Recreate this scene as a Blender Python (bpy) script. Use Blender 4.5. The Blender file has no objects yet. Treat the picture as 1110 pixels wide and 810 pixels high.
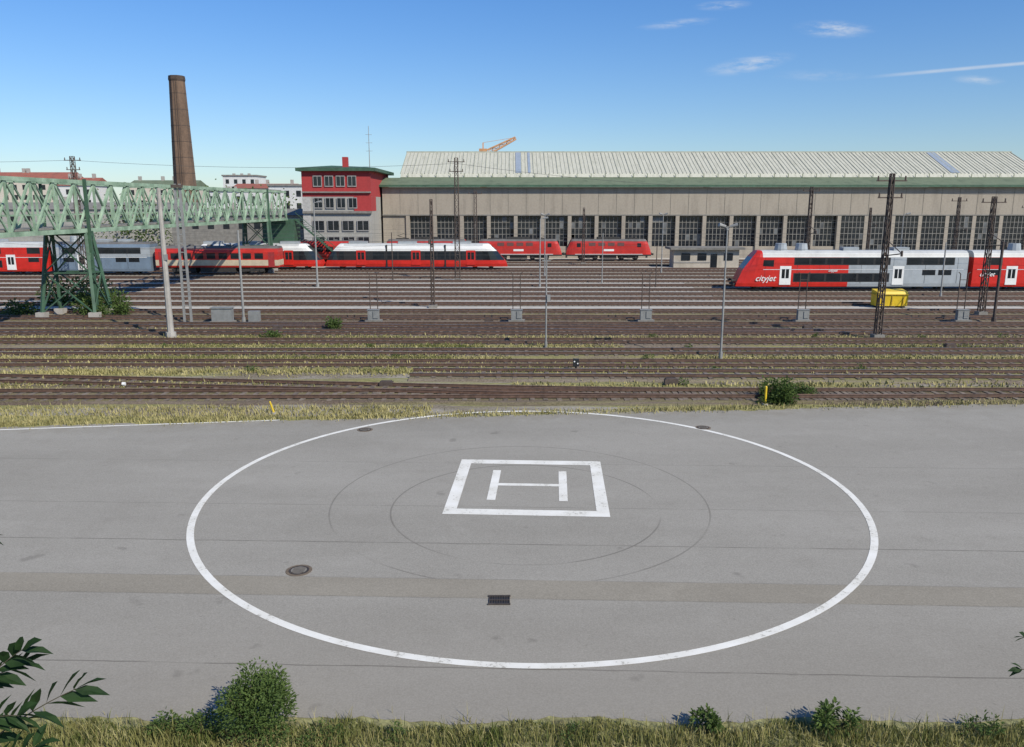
import bpy, math, random
from mathutils import Vector, Matrix
random.seed(7)
R=random.random
U=random.uniform
scene=bpy.context.scene

# ------------------------------------------------------------------ materials
class NT:
    def __init__(s,tree): s.t=tree; s.n=tree.nodes; s.l=tree.links
    def new(s,typ,**k):
        n=s.n.new(typ)
        for a,b in k.items(): setattr(n,a,b)
        return n
    def setin(s,sock,v):
        if isinstance(v,bpy.types.NodeSocket): s.l.new(v,sock)
        elif v is not None: sock.default_value=v
    def m(s,op,a,b=None,c=None,clamp=False):
        n=s.new('ShaderNodeMath',operation=op); n.use_clamp=clamp
        s.setin(n.inputs[0],a); s.setin(n.inputs[1],b)
        if c is not None: s.setin(n.inputs[2],c)
        return n.outputs[0]
    def noise(s,vec,scale,detail=3,rough=.55,scl3=None):
        if scl3:
            mp=s.new('ShaderNodeMapping'); s.l.new(vec,mp.inputs[0]); mp.inputs['Scale'].default_value=scl3; vec=mp.outputs[0]
        n=s.new('ShaderNodeTexNoise'); s.l.new(vec,n.inputs['Vector'])
        n.inputs['Scale'].default_value=scale; n.inputs['Detail'].default_value=detail; n.inputs['Roughness'].default_value=rough
        return n.outputs[0]
    def ramp(s,fac,p0,p1,c0=(0,0,0,1),c1=(1,1,1,1)):
        n=s.new('ShaderNodeValToRGB'); s.l.new(fac,n.inputs[0])
        e=n.color_ramp.elements; e[0].position=p0; e[1].position=p1; e[0].color=c0; e[1].color=c1
        return n.outputs[0]
    def sm(s,v,a,b):
        n=s.new('ShaderNodeMapRange',interpolation_type='SMOOTHSTEP'); s.l.new(v,n.inputs[0])
        n.inputs[1].default_value=a; n.inputs[2].default_value=b
        return n.outputs[0]
    def mix(s,fac,a,b,bt='MIX'):
        n=s.new('ShaderNodeMix',data_type='RGBA',blend_type=bt)
        s.setin(n.inputs[0],fac); s.setin(n.inputs[6],a); s.setin(n.inputs[7],b)
        return n.outputs[2]
def c4(c): return (c[0],c[1],c[2],1)
def newmat(name):
    m=bpy.data.materials.new(name); m.use_nodes=True
    t=NT(m.node_tree); p=m.node_tree.nodes['Principled BSDF']
    tc=t.new('ShaderNodeTexCoord').outputs['Object']
    return m,t,p,tc
MC={}
def M(name,col,rough=.6,var=.15,scale=3,metal=0,bump=0,col2=None,dirt=0,scl3=None,spec=None):
    if name in MC: return MC[name]
    m,t,p,tc=newmat(name)
    n=t.noise(tc,scale,3,.6,scl3)
    a=c4([x*(1-var) for x in col]); b=c4([min(1,x*(1+var)) for x in (col2 or col)])
    c=t.ramp(n,.32,.68,a,b)
    if dirt:
        n2=t.noise(tc,.9,4,.7,(1,1,.35))
        c=t.mix(t.m('MULTIPLY',t.sm(n2,.45,.85),.5),c,c4([x*.5+.015 for x in col]))
    t.l.new(c,p.inputs['Base Color']); p.inputs['Roughness'].default_value=rough; p.inputs['Metallic'].default_value=metal
    if spec is not None: p.inputs['Specular IOR Level'].default_value=spec
    MC[name]=m; return m

# ------------------------------------------------------------------ mesh builder
class MB:
    def __init__(s): s.v=[]; s.f=[]; s.mi=[]
    def face(s,pts,mi=0):
        b=len(s.v); s.v+= [tuple(p) for p in pts]; s.f.append(tuple(range(b,b+len(pts)))); s.mi.append(mi)
    def box(s,cx,cy,cz,sx,sy,sz,rz=0,mi=0):
        b=len(s.v); c,sn=math.cos(rz),math.sin(rz)
        for dz in(-.5,.5):
            for dx,dy in((-.5,-.5),(.5,-.5),(.5,.5),(-.5,.5)):
                x,y=dx*sx,dy*sy
                s.v.append((cx+x*c-y*sn,cy+x*sn+y*c,cz+dz*sz))
        for q in((3,2,1,0),(4,5,6,7),(0,1,5,4),(1,2,6,5),(2,3,7,6),(3,0,4,7)):
            s.f.append(tuple(b+i for i in q)); s.mi.append(mi)
    def bx(s,x0,x1,y0,y1,z0,z1,mi=0): s.box((x0+x1)/2,(y0+y1)/2,(z0+z1)/2,x1-x0,y1-y0,z1-z0,0,mi)
    def cyl(s,p0,p1,r0,r1=None,n=8,mi=0,cap=True):
        if r1 is None: r1=r0
        p0=Vector(p0);p1=Vector(p1); d=(p1-p0)
        if d.length<1e-6: return
        d.normalize(); a=d.cross(Vector((0,0,1)))
        if a.length<1e-3: a=Vector((1,0,0))
        a.normalize(); e=d.cross(a); b=len(s.v)
        ph=math.pi/n
        for p,r in((p0,r0),(p1,r1)):
            for i in range(n):
                t=2*math.pi*i/n+ph; s.v.append(tuple(p+a*math.cos(t)*r+e*math.sin(t)*r))
        for i in range(n):
            j=(i+1)%n; s.f.append((b+i,b+j,b+n+j,b+n+i)); s.mi.append(mi)
        if cap:
            s.f.append(tuple(b+i for i in reversed(range(n)))); s.mi.append(mi)
            s.f.append(tuple(b+n+i for i in range(n))); s.mi.append(mi)
    def beam(s,p0,p1,w,mi=0): s.cyl(p0,p1,w*.7071,None,4,mi)
    def prism(s,prof,x0,x1,mi=0):
        n=len(prof)
        a=[(x0,y,z) for y,z in prof]; c=[(x1,y,z) for y,z in prof]
        for i in range(n):
            j=(i+1)%n; s.face([a[i],a[j],c[j],c[i]],mi)
        s.face(a[::-1],mi); s.face(c,mi)
def mkobj(name,mb,mats,parent=None,smooth=False,loc=None,normals=True):
    me=bpy.data.meshes.new(name); me.from_pydata(mb.v,[],mb.f)
    if not isinstance(mats,(list,tuple)): mats=[mats]
    for m in mats: me.materials.append(m)
    if len(mats)>1: me.polygons.foreach_set('material_index',mb.mi)
    me.update()
    if normals:
        import bmesh
        bm=bmesh.new(); bm.from_mesh(me); bmesh.ops.recalc_face_normals(bm,faces=bm.faces); bm.to_mesh(me); bm.free()
    o=bpy.data.objects.new(name,me); scene.collection.objects.link(o)
    if parent:
        o.parent=parent; o.matrix_parent_inverse=Matrix.Translation(-Vector(parent.location))
    return o
def empty(name,loc=(0,0,0)):
    e=bpy.data.objects.new(name,None); e.location=loc; e.empty_display_size=.5; scene.collection.objects.link(e); return e

# ------------------------------------------------------------------ palette
red=M('train_red_paint',(.54,.022,.014),.35,.12,1.2,dirt=1)
redl=M('loco_red_paint',(.46,.026,.018),.4,.15,1,dirt=1)
lgrey=M('train_light_grey',(.34,.37,.39),.4,.08,1,dirt=1)
rgrey=M('train_roof_grey',(.48,.49,.48),.5,.08,1,dirt=1)
bgrey=M('train_blue_grey',(.15,.20,.26),.45,.1,1,dirt=1)
white=M('train_white',(.72,.72,.70),.4,.06,1)
beige=M('train_beige',(.5,.42,.3),.5,.1,1,dirt=1)
droof=M('train_dark_roof',(.13,.125,.12),.7,.2,1,dirt=1)
under=M('underframe_dark',(.03,.028,.026),.8,.3,2)
glass=M('dark_glass',(.016,.02,.024),.12,.3,.6)
steelg=M('galvanised_steel',(.28,.28,.27),.55,.12,2,metal=.2)
rust=M('rusty_lattice_steel',(.075,.055,.045),.8,.3,3)
green=M('green_bridge_paint',(.20,.31,.205),.6,.2,.8,col2=(.30,.40,.29),dirt=1)
greend=M('dark_green_paint',(.045,.10,.06),.6,.25,1,dirt=1)
conc=M('concrete',(.36,.34,.31),.9,.15,1.5,dirt=1)
concd=M('concrete_dark',(.2,.19,.17),.9,.2,1.5,dirt=1)
yellow=M('yellow_paint',(.68,.47,.02),.5,.12,2,dirt=1)
black=M('black_rubber',(.018,.018,.018),.5,.2,3)
whitep=M('white_board',(.75,.75,.73),.6,.05,2)

# ------------------------------------------------------------------ ground
def ground_mat():
    m,t,p,tc=newmat('rail_yard_ground')
    fine=t.noise(tc,8,4,.8); coarse=t.noise(tc,.35,4,.65,(.4,1,1))
    bal=t.ramp(fine,.32,.68,(.085,.068,.05,1),(.32,.275,.21,1))
    sx=t.new('ShaderNodeSeparateXYZ'); t.l.new(tc,sx.inputs[0])
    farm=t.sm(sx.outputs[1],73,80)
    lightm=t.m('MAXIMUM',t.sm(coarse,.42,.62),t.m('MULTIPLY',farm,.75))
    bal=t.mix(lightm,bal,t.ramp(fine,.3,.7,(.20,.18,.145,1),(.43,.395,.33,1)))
    g=t.noise(tc,1,5,.65,(.05,.5,1))
    gm=t.m('MULTIPLY',t.sm(g,.44,.54),t.m('SUBTRACT',1,t.sm(sx.outputs[1],64,70)))
    grass=t.ramp(t.noise(tc,2.5,4,.7),.3,.7,(.12,.14,.04,1),(.36,.32,.13,1))
    c=t.mix(t.m('MULTIPLY',gm,.9),bal,grass)
    t.l.new(c,p.inputs['Base Color']); p.inputs['Roughness'].default_value=.95; p.inputs['Specular IOR Level'].default_value=.1
    return m
mb=MB(); mb.face([(-2500,-300,0),(2500,-300,0),(2500,4500,0),(-2500,4500,0)])
mkobj('ground',mb,ground_mat())

def asphalt_mat(name,k0=1.0,tint=(1,1,1),marks=True):
    m,t,p,tc=newmat(name)
    sx=t.new('ShaderNodeSeparateXYZ'); t.l.new(tc,sx.inputs[0]); X,Y=sx.outputs[0],sx.outputs[1]
    big=t.noise(tc,.13,5,.65,(.5,1.8,1)); fine=t.noise(tc,24,2,.85); mid=t.noise(tc,1.1,5,.72); st_=t.noise(tc,.33,5,.7)
    sc=lambda c:(c[0]*k0*tint[0],c[1]*k0*tint[1],c[2]*k0*tint[2],1)
    c=t.ramp(big,.32,.68,sc((.250,.234,.200)),sc((.330,.311,.272)))
    c=t.mix(t.m('MULTIPLY',t.sm(mid,.48,.75),.25),c,sc((.19,.172,.143)))
    c=t.mix(t.m('MULTIPLY',t.sm(st_,.55,.66),.22),c,sc((.205,.188,.158)))
    c=t.mix(t.m('MULTIPLY',t.m('SUBTRACT',1,t.sm(st_,.33,.44)),.22),c,sc((.40,.38,.335)))
    c=t.mix(.34,c,t.ramp(fine,.25,.75,sc((.12,.112,.095)),sc((.50,.475,.42))))
    if marks:
        c=t.mix(t.m('MULTIPLY',t.m('SUBTRACT',1,t.sm(Y,14,21)),.4),c,(.235,.21,.17,1))
        c=t.mix(t.m('MULTIPLY',t.sm(t.m('ABSOLUTE',t.m('SUBTRACT',t.m('MULTIPLY_ADD',X,-.0885,Y),38.1)),2.2,.0),t.m('MULTIPLY',t.sm(mid,.35,.6),.45)),c,(.22,.195,.15,1))
        yy=t.m('MULTIPLY_ADD',X,.034,Y); w=t.m('MULTIPLY_ADD',t.noise(tc,.8,3),.10,-.05); yy=t.m('ADD',yy,w)
        brk=t.m('MULTIPLY_ADD',t.sm(t.noise(tc,.6,3),.35,.55),.7,.3)
        tot=None
        for cy,st,wd in((22.83,.7,.016),(16.15,.6,.016),(25.9,.3,.02),(30.6,.22,.025),(20.47,.35,.015),(19.38,.3,.015)):
            d=t.m('ABSOLUTE',t.m('SUBTRACT',yy,cy)); k=t.m('MULTIPLY',t.m('SUBTRACT',1,t.sm(d,wd*.4,wd*2)),st)
            tot=k if tot is None else t.m('MAXIMUM',tot,k)
        tot=t.m('MULTIPLY',tot,brk)
        def ring(cx,cy,r,wd,st,s_):
            dx=t.m('SUBTRACT',X,cx); dy=t.m('SUBTRACT',Y,cy)
            rr=t.m('SQRT',t.m('ADD',t.m('MULTIPLY',dx,dx),t.m('MULTIPLY',dy,dy)))
            d=t.m('ABSOLUTE',t.m('SUBTRACT',rr,r)); k=t.m('SUBTRACT',1,t.sm(d,wd*.5,wd*1.6))
            return t.m('MULTIPLY',t.m('MULTIPLY',k,t.sm(t.noise(tc,s_,2),.34,.54)),st)
        for a in((.45,25.9,4.5,.025,.5,.25),(.25,26.5,6.4,.025,.42,.2)):
            tot=t.m('MAXIMUM',tot,ring(*a))
        sp=t.sm(t.noise(tc,.9,3,.5),.67,.75)
        tot=t.m('MAXIMUM',tot,t.m('MULTIPLY',sp,.3))
        sp2=t.sm(t.noise(tc,5,2,.5),.74,.78)
        tot=t.m('MAXIMUM',tot,t.m('MULTIPLY',sp2,.3))
        c=t.mix(tot,c,(.08,.07,.058,1))
    t.l.new(c,p.inputs['Base Color']); p.inputs['Roughness'].default_value=.9; p.inputs['Specular IOR Level'].default_value=.2
    return m
EDGE=lambda x:38.1+.0885*x
mb=MB(); xs=[-60+i*.25 for i in range(481)]
fr=[(x,14.33+.10*math.sin(x*1.3)+U(-.07,.07),.012) for x in xs]
bk=[(x,EDGE(x)+U(-.14,.14)+.12*math.sin(x*.9),.012) for x in xs]
for i in range(480): mb.face([fr[i],fr[i+1],bk[i+1],bk[i]])
mkobj('asphalt_pavement',mb,asphalt_mat('worn_asphalt'),normals=False)
mb=MB()
for i in range(60):
    x0=-60+i*2; x1=x0+2; f=lambda x:19.95-.034*x
    mb.face([(x0,f(x0)-.55,.016),(x1,f(x1)-.55,.016),(x1,f(x1)+.5,.016),(x0,f(x0)+.5,.016)])
mkobj('drainage_strip_pavement',mb,asphalt_mat('drain_strip_asphalt',.90,(1.0,.965,.90),False),normals=False)

def paint_mat():
    m,t,p,tc=newmat('worn_white_paint')
    n=t.noise(tc,9,5,.75); n2=t.noise(tc,1.1,3,.6)
    w=t.sm(t.m('ADD',n,t.m('MULTIPLY',n2,.45)),.54,.66)
    c=t.mix(w,(.40,.38,.33,1),t.ramp(n2,.3,.7,(.66,.64,.57,1),(.80,.785,.73,1)))
    t.l.new(c,p.inputs['Base Color']); p.inputs['Roughness'].default_value=.8
    return m
paint=paint_mat(); PZ=.021
heli=empty('helipad_marking',(.6,27.8,PZ))
mb=MB(); N=160; RC=11.3
for i in range(N):
    a=2*math.pi*i/N; b=2*math.pi*(i+1)/N
    ri,ro=RC-.11,RC+.11
    P=lambda r,t:(.62+r*math.cos(t),27.55+r*math.sin(t),PZ)
    mb.face([P(ri,a),P(ro,a),P(ro,b),P(ri,b)])
mkobj('circle_line',mb,paint,heli,normals=False)
def rot(pts,cx,cy,ang,z=PZ):
    c,s=math.cos(ang),math.sin(ang); return [(cx+x*c-y*s,cy+x*s+y*c,z) for x,y in pts]
def rect(mb,x0,x1,y0,y1,cx,cy,ang,z=PZ): mb.face(rot([(x0,y0),(x1,y0),(x1,y1),(x0,y1)],cx,cy,ang,z))
A=-.05; mb=MB(); hx,hy,w=2.76,2.93,.5
rect(mb,-hx,hx,-hy,-hy+w,.6,28.05,A); rect(mb,-hx,hx,hy-w,hy,.6,28.05,A)
rect(mb,-hx,-hx+w*.85,-hy+w,hy-w,.6,28.05,A); rect(mb,hx-w*.85,hx,-hy+w,hy-w,.6,28.05,A)
mkobj('square_line',mb,paint,heli,normals=False)
mb=MB(); rect(mb,-1.40,-1.10,-1.6,1.6,.6,28.1,A);rect(mb,1.10,1.40,-1.6,1.6,.6,28.1,A);rect(mb,-1.10,1.10,-.13,.13,.6,28.1,A)
mkobj('letter_h',mb,paint,heli,normals=False)
mb=MB(); mb.face([(-26,35.0,PZ),(-11,37.1,PZ),(-11,37.24,PZ),(-26,35.16,PZ)])
mkobj('edge_line_marking',mb,paint,normals=False)
iron=M('cast_iron',(.05,.04,.033),.7,.3,6); ringc=M('manhole_ring',(.15,.115,.08),.85,.25,5)
def manhole(x,y,r=.32):
    e=empty('manhole_cover',(x,y,.02))
    mb=MB(); mb.cyl((x,y,.005),(x,y,.022),r*1.3,None,28); mkobj('frame_ring',mb,ringc,e)
    mb=MB(); mb.cyl((x,y,.015),(x,y,.03),r,None,28); mkobj('lid',mb,iron,e)
    mb=MB(); mb.cyl((x,y,.02),(x,y,.034),r*.78,None,24)
    mkobj('concrete_infill',mb,M('manhole_infill',(.2,.185,.16),.9,.2,5),e)
    mb=MB()
    for a in range(6): mb.beam((x-r*.6,y-r*.6+a*r*.24,.036),(x+r*.6,y-r*.6+a*r*.24,.036),.012)
    mkobj('lid_ribs',mb,iron,e)
manhole(-5.94,21.04,.28); manhole(-6.66,35.5,.27); manhole(8.74,35.85,.27); manhole(24.2,36.4,.27)
e=empty('drain_grate',(-.33,19.3,.02)); mb=MB()
mb.bx(-.6,-.06,19.07,19.5,.017,.024); mkobj('pit',mb,black,e)
mb=MB()
for i in range(9): mb.bx(-.59+i*.0637,-.565+i*.0637,19.09,19.48,.024,.045)
mb.bx(-.62,-.04,19.04,19.09,.018,.047);mb.bx(-.62,-.04,19.48,19.53,.018,.047);mb.bx(-.6,-.06,19.27,19.30,.025,.043)
mkobj('bars',mb,iron,e)
# ------------------------------------------------------------------ tracks
railm=M('rail_rust',(.11,.065,.045),.6,.3,4); railt=M('rail_head_steel',(.42,.39,.36),.35,.2,2,metal=.6); railr=M('rail_head_rusty',(.20,.13,.09),.6,.3,1)
sleep=M('wood_sleeper',(.095,.075,.055),.9,.35,2.5,col2=(.17,.14,.11)); sleepc=M('concrete_sleeper',(.29,.27,.235),.9,.2,2)
def bmat(name,a,b,g=.0,l0=.45):
    m,t,p,tc=newmat(name); f=t.noise(tc,9,4,.8); l=t.noise(tc,.25,4,.7,(.3,2,1))
    c=t.ramp(f,.32,.68,c4(a),c4(b)); c=t.mix(t.m('MULTIPLY',t.sm(l,.42,.65),l0),c,(.27,.235,.18,1))
    if g:
        gr=t.noise(tc,1,5,.7,(.06,1.1,1)); c=t.mix(t.m('MULTIPLY',t.sm(gr,.44,.56),g),c,t.ramp(f,.3,.7,(.11,.12,.038,1),(.33,.295,.13,1)))
    t.l.new(c,p.inputs['Base Color']); p.inputs['Roughness'].default_value=.95; p.inputs['Specular IOR Level'].default_value=.1
    return m
balm=bmat('track_ballast',(.075,.058,.043),(.28,.23,.175),.85)
bald=bmat('track_ballast_rusty',(.05,.037,.028),(.19,.145,.11),.4,.3)
ball=bmat('track_ballast_grey',(.13,.115,.095),(.37,.34,.285),0)
def track(path,kind=0,shiny=True,sl=None,dz=0):
    e=empty('railway_track',(path[0][0],path[0][1],0))
    P=[Vector((a,b,0)) for a,b in path]
    rails=MB(); sl_=MB(); bed=MB()
    n=len(P); L=[];Rr=[];bl=[];br=[];bl2=[];br2=[]
    for i in range(n):
        d=(P[min(i+1,n-1)]-P[max(i-1,0)]).normalized(); nn=Vector((-d.y,d.x,0))
        j1,j2=U(-.12,.12),U(-.12,.12)
        L.append(P[i]+nn*.75);Rr.append(P[i]-nn*.75); bl.append(P[i]+nn*(1.40+j1));br.append(P[i]-nn*(1.40+j2));bl2.append(P[i]+nn*(1.75+j1*2));br2.append(P[i]-nn*(1.75+j2*2))
    zt=.10+dz
    for i in range(n-1):
        for S in(L,Rr):
            a,b=S[i],S[i+1]; d=(b-a).normalized(); nn=Vector((-d.y,d.x,0))
            for w,z0,z1,mi in((.07,.15,.165,0),(.012,.165,.29,0),(.036,.29,.315,1)):
                pts=[a-nn*w,b-nn*w,b+nn*w,a+nn*w]
                lo=[p+Vector((0,0,z0+dz)) for p in pts]; hi=[p+Vector((0,0,z1+dz)) for p in pts]
                rails.face(hi,mi); rails.face([lo[0],lo[1],hi[1],hi[0]],0); rails.face([lo[2],lo[3],hi[3],hi[2]],0)
        Z=Vector((0,0,zt)); O=Vector((0,0,.004))
        bed.face([br[i]+Z,br[i+1]+Z,bl[i+1]+Z,bl[i]+Z]); bed.face([br2[i]+O,br2[i+1]+O,br[i+1]+Z,br[i]+Z]); bed.face([bl[i]+Z,bl[i+1]+Z,bl2[i+1]+O,bl2[i]+O])
        seg=(P[i+1]-P[i]); ln=seg.length; k=max(1,int(ln/.65)); ang=math.atan2(seg.y,seg.x)
        for j in range(k):
            q=P[i]+seg*((j+.5)/k); sl_.box(q.x,q.y,.085+U(0,.03)+dz,.25,2.5+U(-.06,.06),.07,ang+U(-.012,.012))
    mkobj('rails',rails,[railm,railt if shiny else railr],e,normals=False)
    mkobj('sleepers',sl_,sl or sleep,e,normals=False); mkobj('ballast_bed',bed,(balm,bald,ball)[kind],e,normals=False)
def line(y0,y1,x0=-70,x1=70,n=40,c=0):
    return [(x0+(x1-x0)*i/n, y0+(y1-y0)*i/n + c*math.sin(math.pi*i/n)) for i in range(n+1)]
track(line(41.6,42.3,-70,70),1,False)
sw=[]
for i in range(21):
    s=i/20; x=-48+s*70; t_=max(0,min(1,(s-.05)/.85)); sm_=t_*t_*(3-2*t_); sw.append((x,46.4*(1-sm_)+41.95*sm_))
sw=[(-70,46.6)]+sw
track(sw,1,False,dz=.004)
track(line(47.5,46.2,-6,70),0,True)
track(line(50.6,50.2,-75,75),0,False)
track(line(54.3,54.9,-80,80),0,True)
track(line(58.9,58.9,-80,80),0,False)
for i,y in enumerate((63.2,67.2,71.6,76.0)):
    track(line(y,y+.2*(i%2),-90,90),1,True)
track(line(67.4,63.0,-30,30,12),1,True,dz=.003)
for i,y in enumerate((81.8,86.6,91,95.6,101,106.5,112,117.5,123,127.5,135,141,147)):
    track(line(y,y,-130,130),2,True,sl=sleepc if i%2 else sleep)
pathm=M('light_concrete_path',(.46,.43,.375),.9,.14,.9,dirt=1)
mb=MB()
for y0,y1,x0,x1 in((78.0,79.8,-75,50),(83.7,84.7,-85,90),(88.4,89.3,-85,22),(93.1,93.9,-90,22),(97.9,99.1,-90,22),(103.1,104.6,-95,22),(108.6,110,-90,60),(149.5,154.6,-60,140),(130,133,-60,100)):
    mb.bx(x0,x1,y0,y1,.002,.16)
mkobj('service_path',mb,pathm)

# ------------------------------------------------------------------ sheds
def stained(name,col,stain,scl=(.5,.5,.08)):
    m,t,p,tc=newmat(name)
    n=t.noise(tc,1.2,5,.65,scl); f=t.noise(tc,3,3)
    c=t.mix(t.sm(n,.45,.7),c4(col),c4(stain)); c=t.mix(.25,c,t.ramp(f,.3,.7,c4([x*.7 for x in col]),c4([min(1,x*1.25) for x in col])))
    t.l.new(c,p.inputs['Base Color']); p.inputs['Roughness'].default_value=.85; return m
wallm=stained('shed_plaster_stained',(.33,.29,.235),(.24,.21,.17))
roofm=stained('shed_roof_panels',(.48,.475,.40),(.35,.35,.285),(1.6,.25,.25))
roofb=stained('roof_blue_panel',(.26,.31,.38),(.2,.25,.3))
mull=M('window_mullion',(.21,.20,.18),.8,.2,1)
groof=stained('green_sheet_roof',(.14,.175,.11),(.085,.115,.07))
sh=empty('railway_workshop_shed',(40,155,0))
mb=MB(); X0,X1=-24.2,150
mb.bx(X0,X1,155,200,7.9,13.2); mb.bx(X0,X1,155,200,0,2.3)
mb.bx(X0,-19.5,155,200,2.3,7.9); mb.bx(-19.5,X1,156,200,2.3,7.9)
mkobj('walls',mb,wallm,sh)
x=-19.5; bay=5.05; i=0
pil=MB(); gl=MB(); mu=MB(); jo=MB(); pn_=MB(); mb=MB()
while x<X1-bay:
    pil.bx(x-.35,x+.35,154.65,155.95,.16,8.0)
    big=(x>57)
    z0=.5 if big else 2.3; z1=7.85
    gl.bx(x+.35,x+bay-.35,(154.74 if big else 155.5),155.9 if not big else 154.79,z0,z1)
    nx=6; nz=5 if not big else 7; yy=154.70 if big else 155.45
    for k in range(1,nx):
        xx=x+.35+(bay-.7)*k/nx; mu.bx(xx-.05,xx+.05,yy-.03,yy+.03,z0,z1)
    for k in range(1,nz):
        zz=z0+(z1-z0)*k/nz; mu.bx(x+.35,x+bay-.35,yy-.02,yy+.02,zz-.045,zz+.045)
    for k in range(random.randint(0,6)):
        a=random.randrange(nx); b=random.randrange(nz); pw=(bay-.7)/nx; phh=(z1-z0)/nz
        pn_.bx(x+.35+a*pw+.06,x+.35+(a+1)*pw-.06,yy+.01,yy+.038,z0+b*phh+.06,z0+(b+1)*phh-.06)
    x+=bay
x=X0+3.3
while x<X1: jo.bx(x-.04,x+.04,154.965,155.0,8.1,13.0); x+=3.37
mkobj('pilasters',pil,wallm,sh); mkobj('door_glazing',gl,glass,sh); mkobj('mullions',mu,mull,sh); mkobj('replaced_panes',pn_,M('dusty_pane',(.12,.125,.125),.4,.5,.4),sh); mkobj('wall_joints',jo,M('joint',(.22,.2,.165),.9),sh)
mb.bx(X0,X1,154.6,154.96,8.01,8.2); mkobj('string_course',mb,mull,sh)
mb=MB()
mb.prism([(154.2,13.22),(154.2,13.5),(160,15.05),(160,14.5)],X0-.5,X1); mkobj('lower_roof',mb,groof,sh)
mb=MB(); mb.bx(X0-.5,X1,153.95,154.19,13.2,13.6); mkobj('gutter',mb,greend,sh)
mb=MB(); mb.prism([(160,14.6),(160,15.0),(160.6,15.9),(171.5,20.4),(172.5,20.5),(184,15.5),(184,14.6)],-21.4,102); mkobj('monitor_roof',mb,roofm,sh)
mb=MB(); x=-21.4; k=0
while x<=102.1:
    mb.beam((x,160.5,15.88),(x,171.5,20.43),.15 if k%3==0 else .08); x+=.775; k+=1
mb.beam((-21.6,171.9,20.55),(102.2,171.9,20.55),.25)
mkobj('roof_ribs',mb,M('roof_rib',(.34,.35,.285),.8,.15,1),sh)
mb=MB()
for a,b in((0.7,1.9),(3.1,3.6),(84.5,86.2)):
    mb.face([(a,160.7,16.03),(b,160.7,16.03),(b,171.4,20.45),(a,171.4,20.45)])
mkobj('roof_windows',mb,roofb,sh,normals=False)
mb=MB()
for i in range(46):
    x=-20+i*2.7; mb.bx(x,x+.12,159.95,160.0,15.16,15.85)
mb.bx(-21.4,102,159.9,159.99,14.95,15.15); mkobj('clerestory_trim',mb,groof,sh)

# red office building
b=empty('red_office_building',(-30,145,0))
redw=stained('red_facade',(.37,.037,.037),(.29,.035,.036)); gw=stained('grey_render',(.34,.33,.30),(.26,.25,.23))
XL,XR=-36.6,-24.6
mb=MB(); mb.bx(XL,XR,145,166,11.4,15.7); mkobj('red_walls',mb,redw,b)
mb=MB(); mb.bx(XL,XR,145.05,165.9,0,11.4); mkobj('grey_walls',mb,gw,b)
mb=MB(); mb.bx(XR-3.0,XR+.02,144.9,150,8.9,11.39); mkobj('red_corner_panel',mb,redw,b)
mb=MB(); mb.bx(XL-.02,XL+1.4,144.93,145.06,2,11.3);mkobj('stair_wall_grey',mb,M('pale_render',(.40,.39,.37),.9),b)
mb=MB(); fr=MB()
for z in(14.0,10.3,6.4,3.6):
    for i in range(4):
        if z>9: x=XL+2.1+i*2.0
        else: x=XL+1.7+i*2.6
        w=1.35 if z>9 else 1.9
        mb.bx(x,x+w,144.86,144.94,z-.8,z+.8)
        fr.bx(x-.1,x+w+.1,144.84,144.9,z-.95,z-.8); fr.bx(x-.1,x+w+.1,144.84,144.9,z+.8,z+.92); fr.bx(x+w/2-.04,x+w/2+.04,144.82,144.86,z-.8,z+.8)
        fr.bx(x-.1,x,144.84,144.9,z-.8,z+.8); fr.bx(x+w,x+w+.1,144.84,144.9,z-.8,z+.8)
mkobj('windows',mb,glass,b); mkobj('window_frames',fr,M('window_frame_grey',(.3,.29,.28),.7),b)
mb=MB(); mb.bx(XL,XR+.1,144.6,144.89,8.5,8.9); mb.bx(XL,XR,144.6,144.99,12.0,12.25); mkobj('ledges',mb,concd,b)
mb=MB(); a=[(XL-.8,144.2,15.7),(XR+1.0,144.2,15.7),(XR+1.0,167,15.7),(XL-.8,167,15.7)]; c=[(x,y,16.25) for x,y,_ in a]
for i in range(4): mb.face([a[i],a[(i+1)%4],c[(i+1)%4],c[i]])
r0,r1=(-33,153,17.0),(-28,158,17.0)
mb.face([c[0],c[1],r1,r0]);mb.face([c[1],c[2],r1]);mb.face([c[2],c[3],r0,r1]);mb.face([c[3],c[0],r0]);mb.face(a[::-1])
mkobj('roof',mb,greend,b)
mb=MB(); mb.bx(-30.2,-29.3,149,150.2,16.3,18.3); mkobj('chimney_stack',mb,redw,b)
mb=MB(); mb.cyl((-27.2,160,16),(-27.2,160,24.6),.09,.05,6)
for z in(20,21.5,23): mb.beam((-27.8,160,z),(-26.6,160,z),.06)
mkobj('antenna',mb,steelg,b)

# brick chimney
brick,t,p,tc=newmat('old_brick')
bt=t.new('ShaderNodeTexBrick'); mp=t.new('ShaderNodeMapping'); t.l.new(tc,mp.inputs[0]); mp.inputs['Rotation'].default_value=(math.pi/2,0,0)
t.l.new(mp.outputs[0],bt.inputs['Vector']); bt.inputs['Scale'].default_value=1.2
bt.inputs['Color1'].default_value=(.17,.10,.065,1); bt.inputs['Color2'].default_value=(.11,.068,.047,1); bt.inputs['Mortar'].default_value=(.15,.115,.09,1)
cc=t.mix(.55,bt.outputs[0],t.ramp(t.noise(tc,.5,5,.7,(1,1,.4)),.3,.7,(.05,.036,.026,1),(.22,.145,.095,1))); t.l.new(cc,p.inputs['Base Color']); p.inputs['Roughness'].default_value=.95
ch=empty('brick_chimney',(-86.5,220,0)); mb=MB()
cx,cy=-86.3,220
mb.cyl((cx,cy,0),(cx,cy,41.0),3.3,1.95,8); mkobj('shaft',mb,brick,ch)
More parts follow.
